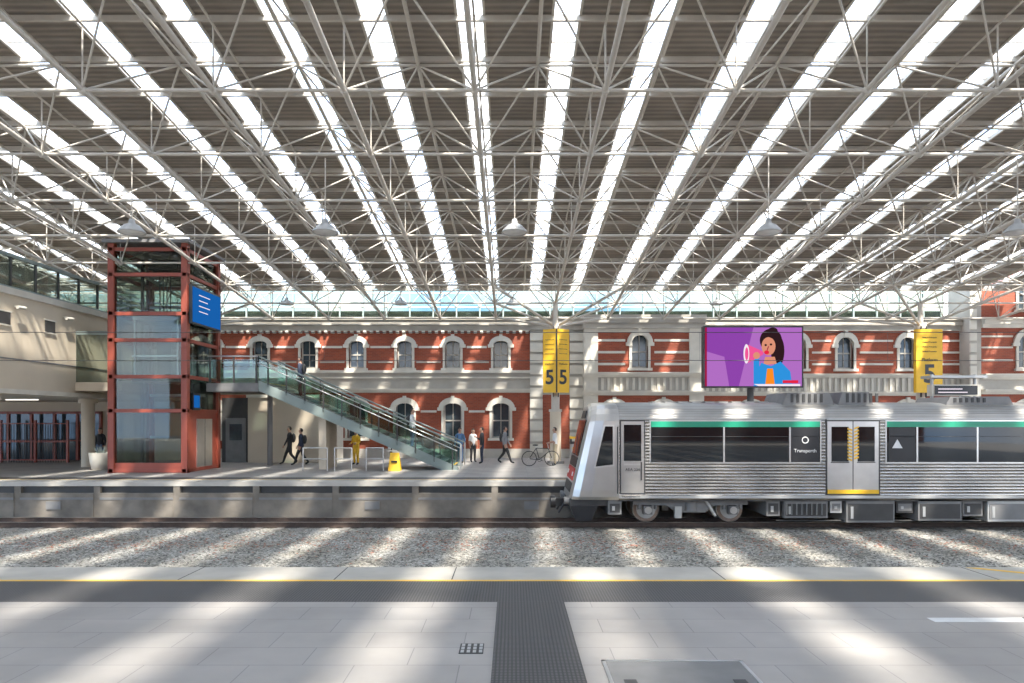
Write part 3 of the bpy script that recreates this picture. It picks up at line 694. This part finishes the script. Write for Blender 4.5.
for x0,x1,h in((8.3,9.9,.34),(10.0,11.1,.36),(13.3,15.4,.22),(19,21.5,.3)):
    b.prism([(x0,2.55),(x0+.15,2.6+h),(x1-.15,2.6+h),(x1,2.55)],'y',TC-.85,TC+.85,'grey')
    for k in range(6): b.box(x0+.25+k*.18,x0+.33+k*.18,TC-.87,TC-.84,2.64,2.56+h,'dark')
for k in range(9): b.box(4.4+k*.42,4.7+k*.42,TC-.3,TC+.3,2.62,2.69,'roofsteel')
def wheel(x,y,s):
    z=RT+.43
    b.cyl((x,y-.065,z),(x,y+.065,z),.40,'wheelrust',n=28); b.torus((x,y,z),.385,.045,'steel',n=28)
    b.cyl((x,y-.09,z),(x,y-.04,z),.30,'lgrey',n=20); b.cyl((x,y-.17,z),(x,y-.04,z),.13,'lgrey',n=14)
def bogie(xc):
    for dx in(-1.3,1.3):
        for y in(TC-.56,TC+.56): wheel(xc+dx,y,1)
        b.cyl((xc+dx,TC-.9,RT+.43),(xc+dx,TC+.9,RT+.43),.08,'dark')
        for y in(TC-.88,TC+.88):
            b.box(xc+dx-.13,xc+dx+.13,y-.12,y+.12,RT+.30,RT+.56,'grey'); b.cyl((xc+dx,y-.16,RT+.43),(xc+dx,y+.16,RT+.43),.11,'steel',n=14)
            for q in(-.25,.25): b.cyl((xc+dx+q,y,RT+.45),(xc+dx+q,y,RT+.68),.06,'grey',n=10)
    for y in(TC-.88,TC+.88):
        b.prism([(xc-1.75,RT+.60),(xc-1.75,RT+.72),(xc+1.75,RT+.72),(xc+1.75,RT+.60),(xc+.7,RT+.57),(xc+.45,RT+.36),(xc-.45,RT+.36),(xc-.7,RT+.57)],'y',y-.08,y+.08,'grey')
        b.cyl((xc,y,RT+.4),(xc,y,RT+.85),.2,'grey',n=14); b.box(xc-.5,xc-.3,y-.2,y-.05,RT+.2,RT+.55,'lgrey'); b.cyl((xc+.75,y-.1,RT+.25),(xc+.45,y-.1,RT+.75),.05,'lgrey')
bogie(5.45); bogie(21.5)
for (x0,x1,z0,mat,yy) in((2.9,3.3,-.75,'grey',1.2),(7.7,8.1,-.8,'grey',1.15),(8.2,9.5,-.85,'grey',1.25),(9.6,9.95,-.7,'lgrey',1.2),(10.05,11.5,-.98,'grey',1.28),(11.6,12.1,-.7,'dark',1.2),(12.2,13.5,-.92,'grey',1.3),(13.6,14.2,-.8,'grey',1.2),(14.3,15.6,-.95,'lgrey',1.28),(15.7,17,-.85,'grey',1.25),(17.2,19,-.9,'lgrey',1.25)):
    b.box(x0,x1,TC-yy,TC+yy,z0,-.3,mat); b.box(x0+.05,x1-.05,TC-yy-.015,TC-yy,z0+.06,-.42,'dark' if mat=='grey' else 'grey')
    b.box(x0+.12,x0+.2,TC-yy-.03,TC-yy,z0+.12,-.5,'lgrey')
for k in range(8): b.cyl((8.25+.15*k,TC-1.3,-.75),(8.25+.15*k,TC-1.3,-.4),.02,'grey',n=6)
b.cyl((8,TC-1.1,-.95),(17,TC-1.1,-.95),.025,'dark',n=6)
b.box(1.75,2.9,TC-1.1,TC+1.1,-.5,-.28,'dark'); b.box(1.35,2.2,TC-.15,TC+.15,-.62,-.38,'black'); b.cyl((1.38,TC,-.5),(1.22,TC,-.5),.2,'black',n=14)
b.prism([(1.75,-.5),(1.95,-.95),(2.4,-.95),(2.6,-.5)],'y',TC-1.15,TC+1.15,'black')
for s in(-.9,.9): b.cyl((1.6,TC+s,-.36),(1.9,TC+s,-.36),.12,'grey',n=12)
b.cyl((1.7,TC-.4,-.4),(1.45,TC-.4,-.8),.035,'black'); b.cyl((1.7,TC+.4,-.4),(1.45,TC+.4,-.8),.035,'black')
b.cyl((1.98,TC-.5,1.05),(2.1,TC-.1,1.7),.012,'black')
train=b.build('commuter_train')
text('Transperth',(8.75,TC-HW-.03,1.18),.15,'cwhite',train); 
c=MB(); c.torus((8.75,TC-HW-.03,1.5),.09,.015,'cwhite'); c.build('emblem',parent=train)
text('AEA 234',(3.6,TC-HW-.03,.62),.12,'black',train); text('TRANSPERTH',(3.55,TC-HW-.03,-.19),.09,'black',train)
b=MB()
for y in (21.8,):
    b.cyl((-45,y,4.0),(45,y,4.0),.010,'dark',n=5); b.cyl((-45,y,4.9),(45,y,4.9),.012,'dark',n=5)
    x=-42
    while x<45: b.cyl((x,y,4.0),(x,y,4.9),.006,'dark',n=4); x+=6
b.build('overhead_contact_wire')

# ------------------------------------------------------------------ bicycle
def bicycle(loc,rz):
    b=MB()
    for x in(-.52,.52):
        b.torus((x,0,.35),.33,.018,'black'); b.cyl((x,-.04,.35),(x,.04,.35),.025,'steel')
        for k in range(10):
            t=k*math.pi/5; b.cyl((x,0,.35),(x+.32*math.cos(t),0,.35+.32*math.sin(t)),.003,'steel',n=4)
    bb=(-.05,0,.3); st=(-.2,0,.82); hd=(.36,0,.8); hb=(.4,0,.68)
    for a,c in((bb,st),(bb,hb),(st,hd),(hd,hb),(hb,(.52,0,.34)),(bb,(-.52,0,.34)),(st,(-.52,0,.34))): b.cyl(a,c,.018,'dark')
    b.cyl(st,(-.23,0,.93),.014,'steel'); b.ell((-.24,0,.96),(.14,.07,.035),'black'); b.cyl(hd,(.33,0,1.0),.014,'steel'); b.cyl((.33,-.28,1.0),(.33,.28,1.0),.014,'black')
    b.torus((-.05,-.04,.3),.09,.01,'dark'); b.cyl((-.05,-.12,.3),(.1,-.12,.24),.012,'dark'); b.cyl((-.05,.12,.3),(-.2,.12,.36),.012,'dark'); b.cyl((-.05,-.12,.3),(-.05,.12,.3),.014,'dark')
    b.build('bicycle',loc,rz)
bicycle((1.3,31.1,0),.1)

# ------------------------------------------------------------------ people
def person(loc,heading,pose='walk',shirt='charcoal',pants='denim',hair='hair',h=1.72,bag=None,female=False,sleeve=True,phase=1):
    S=h/1.75
    V=[];E=[];R=[];SEG=[]
    def v(p,r):
        V.append(Vector(p)*S)
        R.append((r[0]*S*1.14,r[1]*S*1.18) if isinstance(r,tuple) else (r*S*1.28,r*S*1.28)); return len(V)-1
    def e(a,c,m): E.append((a,c)); SEG.append((a,c,m))
    sw=.155 if female else .18
    pel=v((0,0,.95),(.15,.11)); sp=v((0,0,1.12),(.13,.10)); ch=v((0,.01,1.30),(.165,.11)); nb=v((0,0,1.44),(.085,.07)); nk=v((0,.01,1.52),.045)
    h1=v((0,.025,1.585),(.066,.072)); h2=v((0,.02,1.66),(.082,.096)); h3=v((0,.01,1.725),(.055,.07))
    e(pel,sp,shirt);e(sp,ch,shirt);e(ch,nb,shirt);e(nb,nk,'skin');e(nk,h1,'skin');e(h1,h2,'skin');e(h2,h3,'skin')
    hands=[]
    for s in(-1,1):
        sw_=phase*s
        sh=v((s*sw,0,1.40),.055)
        if pose=='walk': el=v((s*(sw+.05),-.12*sw_,1.13),.042); wr=v((s*(sw+.03),-.12*sw_+.12,.90),.026)
        elif pose=='hold' : el=v((s*(sw+.04),.03,1.12),.042); wr=v((s*(sw-.02),.27,1.06),.026)
        elif pose=='phone' and s==1: el=v((s*(sw+.03),.08,1.13),.042); wr=v((s*.08,.28,1.28),.026)
        else: el=v((s*(sw+.05),-.02,1.13),.042); wr=v((s*(sw+.06),.05,.90),.026)
        d=(V[wr]-V[el]).normalized(); pl=len(V); V.append(V[wr]+d*.085*S); R.append((.036*S,.018*S))
        e(nb,sh,shirt);e(sh,el,shirt);e(el,wr,shirt if sleeve else 'skin');e(wr,pl,'skin'); hands.append((V[wr].copy(),V[pl].copy(),d,s))
        hp=v((s*.088,0,.88),.085)
        if pose=='walk': kn=v((s*.09,.17*sw_ if sw_>0 else -.04,.50),.060); an=v((s*.09,.30*sw_ if sw_>0 else -.33,.09 if sw_>0 else .16),.040); toe=v((s*.10,V[an].y/S+.17,.035 if sw_>0 else .045),.034)
        else: kn=v((s*.10,.02,.49),.060); an=v((s*.11,-.01,.085),.040); toe=v((s*.13,.15,.035),.034)
        e(pel,hp,pants);e(hp,kn,pants);e(kn,an,pants);e(an,toe,'black')
    me=D.meshes.new('tmp'); me.from_pydata(V,E,[]); o=D.objects.new('tmp',me); COL.objects.link(o)
    sk=o.modifiers.new('Skin','SKIN'); sk.use_smooth_shade=True
    for i,r in enumerate(R): me.skin_vertices[0].data[i].radius=r
    me.skin_vertices[0].data[0].use_root=True
    ss=o.modifiers.new('Sub','SUBSURF'); ss.levels=1; ss.render_levels=1
    dg=bpy.context.evaluated_depsgraph_get(); em=o.evaluated_get(dg).to_mesh()
    b=MB(); vs=[q.co.copy() for q in em.vertices]
    byM={}
    for f in em.polygons:
        c=f.center; best=None
        for a,c2,m in SEG:
            A=V[a];Bq=V[c2];ab=Bq-A; t=max(0,min(1,(c-A).dot(ab)/max(ab.dot(ab),1e-9))); dd=(c-A-ab*t).length
            if best is None or dd<best[0]: best=(dd,m)
        byM.setdefault(best[1],[]).append(tuple(f.vertices))
    for m,fs in byM.items():
        used=sorted({i for f in fs for i in f}); mp={a:i for i,a in enumerate(used)}
        b.add([vs[i] for i in used],[tuple(mp[i] for i in f) for f in fs],m,True)
    o.evaluated_get(dg).to_mesh_clear(); D.objects.remove(o,do_unlink=True)
    for wr,pl,d,s in hands:
        fw=Vector((0,1,0)) if abs(d.y)<.8 else Vector((1,0,0)); 
        side=(fw-d*fw.dot(d)).normalized(); nrm=d.cross(side)
        for k,L in enumerate((.068,.076,.072,.056)):
            p0=pl-d*.01+side*(.027-.018*k)*S; p1=p0+d*L*.5*S; p2=p1+(d*.8+nrm*(-s)*.5).normalized()*L*.5*S
            b.path([p0,p1,p2],[.0085*S,.008*S,.006*S],'skin',6)
        p0=wr+d*.03*S+side*.02*S; p1=p0+(d*.5+side).normalized()*.035*S; p2=p1+(d+side*.3).normalized()*.03*S
        b.path([p0,p1,p2],[.011*S,.009*S,.007*S],'skin',6)
    hc=(0,.015*S,1.675*S)
    b.ell(hc,(.092*S,.105*S,.110*S),hair,16,10,keep=lambda x,y,z: z>.5 or (y<.15 and z>-.5))
    if female:
        b.ell((0,-.07*S,1.58*S),(.075*S,.045*S,.14*S),hair)
    for s in(-1,1):
        b.ell((s*.03*S,.108*S,1.655*S),(.010*S,.006*S,.006*S),'black',8,5); b.ell((s*.085*S,.015*S,1.64*S),(.012*S,.02*S,.03*S),'skin',8,6)
    b.cyl((0,.10*S,1.66*S),(0,.13*S,1.62*S),.006*S,'skin',r1=.013*S); b.ell((0,.105*S,1.597*S),(.022*S,.008*S,.006*S),'cred',8,5)
    if bag=='back':
        b.ell((0,-.17*S,1.24*S),(.14*S,.10*S,.22*S),'dark'); b.path([(.1*S,-.1*S,1.42*S),(.1*S,.1*S,1.40*S),(.12*S,.12*S,1.2*S)],[.015]*3,'dark')
    if shirt=='hivis':
        b.torus((0,.005,1.1*S),.13*S,.012*S,'cwhite',axis='z',n=20)
    zmin=min(q[2] for q in b.v)
    b.build('pedestrian',(loc[0],loc[1],loc[2]-zmin),heading)
LFT=math.pi/2; RGT=-math.pi/2; AWAY=0; TO=math.pi
def stz(x): return math.ceil((sx0-x)/run)*rise+.004
person((-10.55,32.4,0),LFT+.3,'walk','charcoal','charcoal',bag='back',h=1.78)
person((-9.85,31.9,0),LFT,'walk','navy','charcoal',bag='back',h=1.7,phase=-1)
person((-7.35,32.2,0),TO-.4,'hold','hivis','hivis',h=1.65)
person((-2.55,33.4,0),TO,'stand','cblue','denim',bag='back')
person((-1.95,34.1,0),TO+.5,'stand','cwhite','charcoal',female=True,h=1.66,sleeve=False)
person((-1.45,33.0,0),LFT,'phone','charcoal','navy',h=1.75)
person((-.35,33.2,0),RGT,'walk','cgrey','charcoal',h=1.78,bag='back')
person((2.0,31.75,0),LFT,'hold','cwhite','khaki',h=1.75,sleeve=False)
person((-19.6,32.5,0),TO,'stand','charcoal','denim',h=1.72)
for x,y,s,pa,fm in((-4.35,29.7,'cwhite','denim',False),(-9.3,30.0,'navy','charcoal',False)):
    person((x,y,stz(x)),RGT if x>-9 else LFT,'stand',s,pa,female=fm,bag='back')

# ------------------------------------------------------------------ rear enclosure (unseen stand-in for the opposite side, added to darken train window reflections)
b=MB(); b.box(-40,40,-26,-25.5,0,6.5,'brick'); b.box(-40,40,-25.5,-25.3,6.5,7.2,'whitetrim')
for k in range(-12,13): b.box(k*3-.5,k*3+.5,-25.5,-25.45,2.5,4.6,'winglass'); b.box(k*3-.65,k*3+.65,-25.5,-25.42,4.6,4.8,'white')
b.build('wall_rear_added')

# ------------------------------------------------------------------ light
sun=D.lights.new('sun','SUN'); sun.energy=10.5; sun.angle=math.radians(2.4); sun.color=(1,.93,.82)
so=D.objects.new('sun',sun); COL.objects.link(so)
dirv=Vector((-.35,.62,-1)).normalized(); so.rotation_euler=dirv.to_track_quat('-Z','Y').to_euler(); so.location=(10,-20,30)
w=D.worlds.new('World'); scene.world=w; w.use_nodes=True; nt=w.node_tree; nt.nodes.clear()
out=nt.nodes.new('ShaderNodeOutputWorld'); bg=nt.nodes.new('ShaderNodeBackground'); bg.inputs[1].default_value=2.7
tc=nt.nodes.new('ShaderNodeTexCoord'); no=nt.nodes.new('ShaderNodeTexNoise'); no.inputs['Scale'].default_value=3.5; no.inputs['Detail'].default_value=6
r=nt.nodes.new('ShaderNodeValToRGB'); r.color_ramp.elements[0].position=.42; r.color_ramp.elements[1].position=.62
r.color_ramp.elements[0].color=(.30,.52,.85,1); r.color_ramp.elements[1].color=(1,.98,.95,1)
nt.links.new(tc.outputs['Generated'],no.inputs['Vector']); nt.links.new(no.outputs['Fac'],r.inputs[0]); nt.links.new(r.outputs[0],bg.inputs[0]); nt.links.new(bg.outputs[0],out.inputs[0])

# ------------------------------------------------------------------ camera
cam=D.cameras.new('camera'); co=D.objects.new('camera',cam); COL.objects.link(co)
co.location=(0,0,2.1); co.rotation_euler=(math.pi/2,0,0); cam.sensor_width=36; cam.clip_end=300
cam.lens=24.0; cam.shift_y=.0767
scene.camera=co
scene.view_settings.view_transform='Standard'
scene.view_settings.look='None'
scene.view_settings.exposure=.75
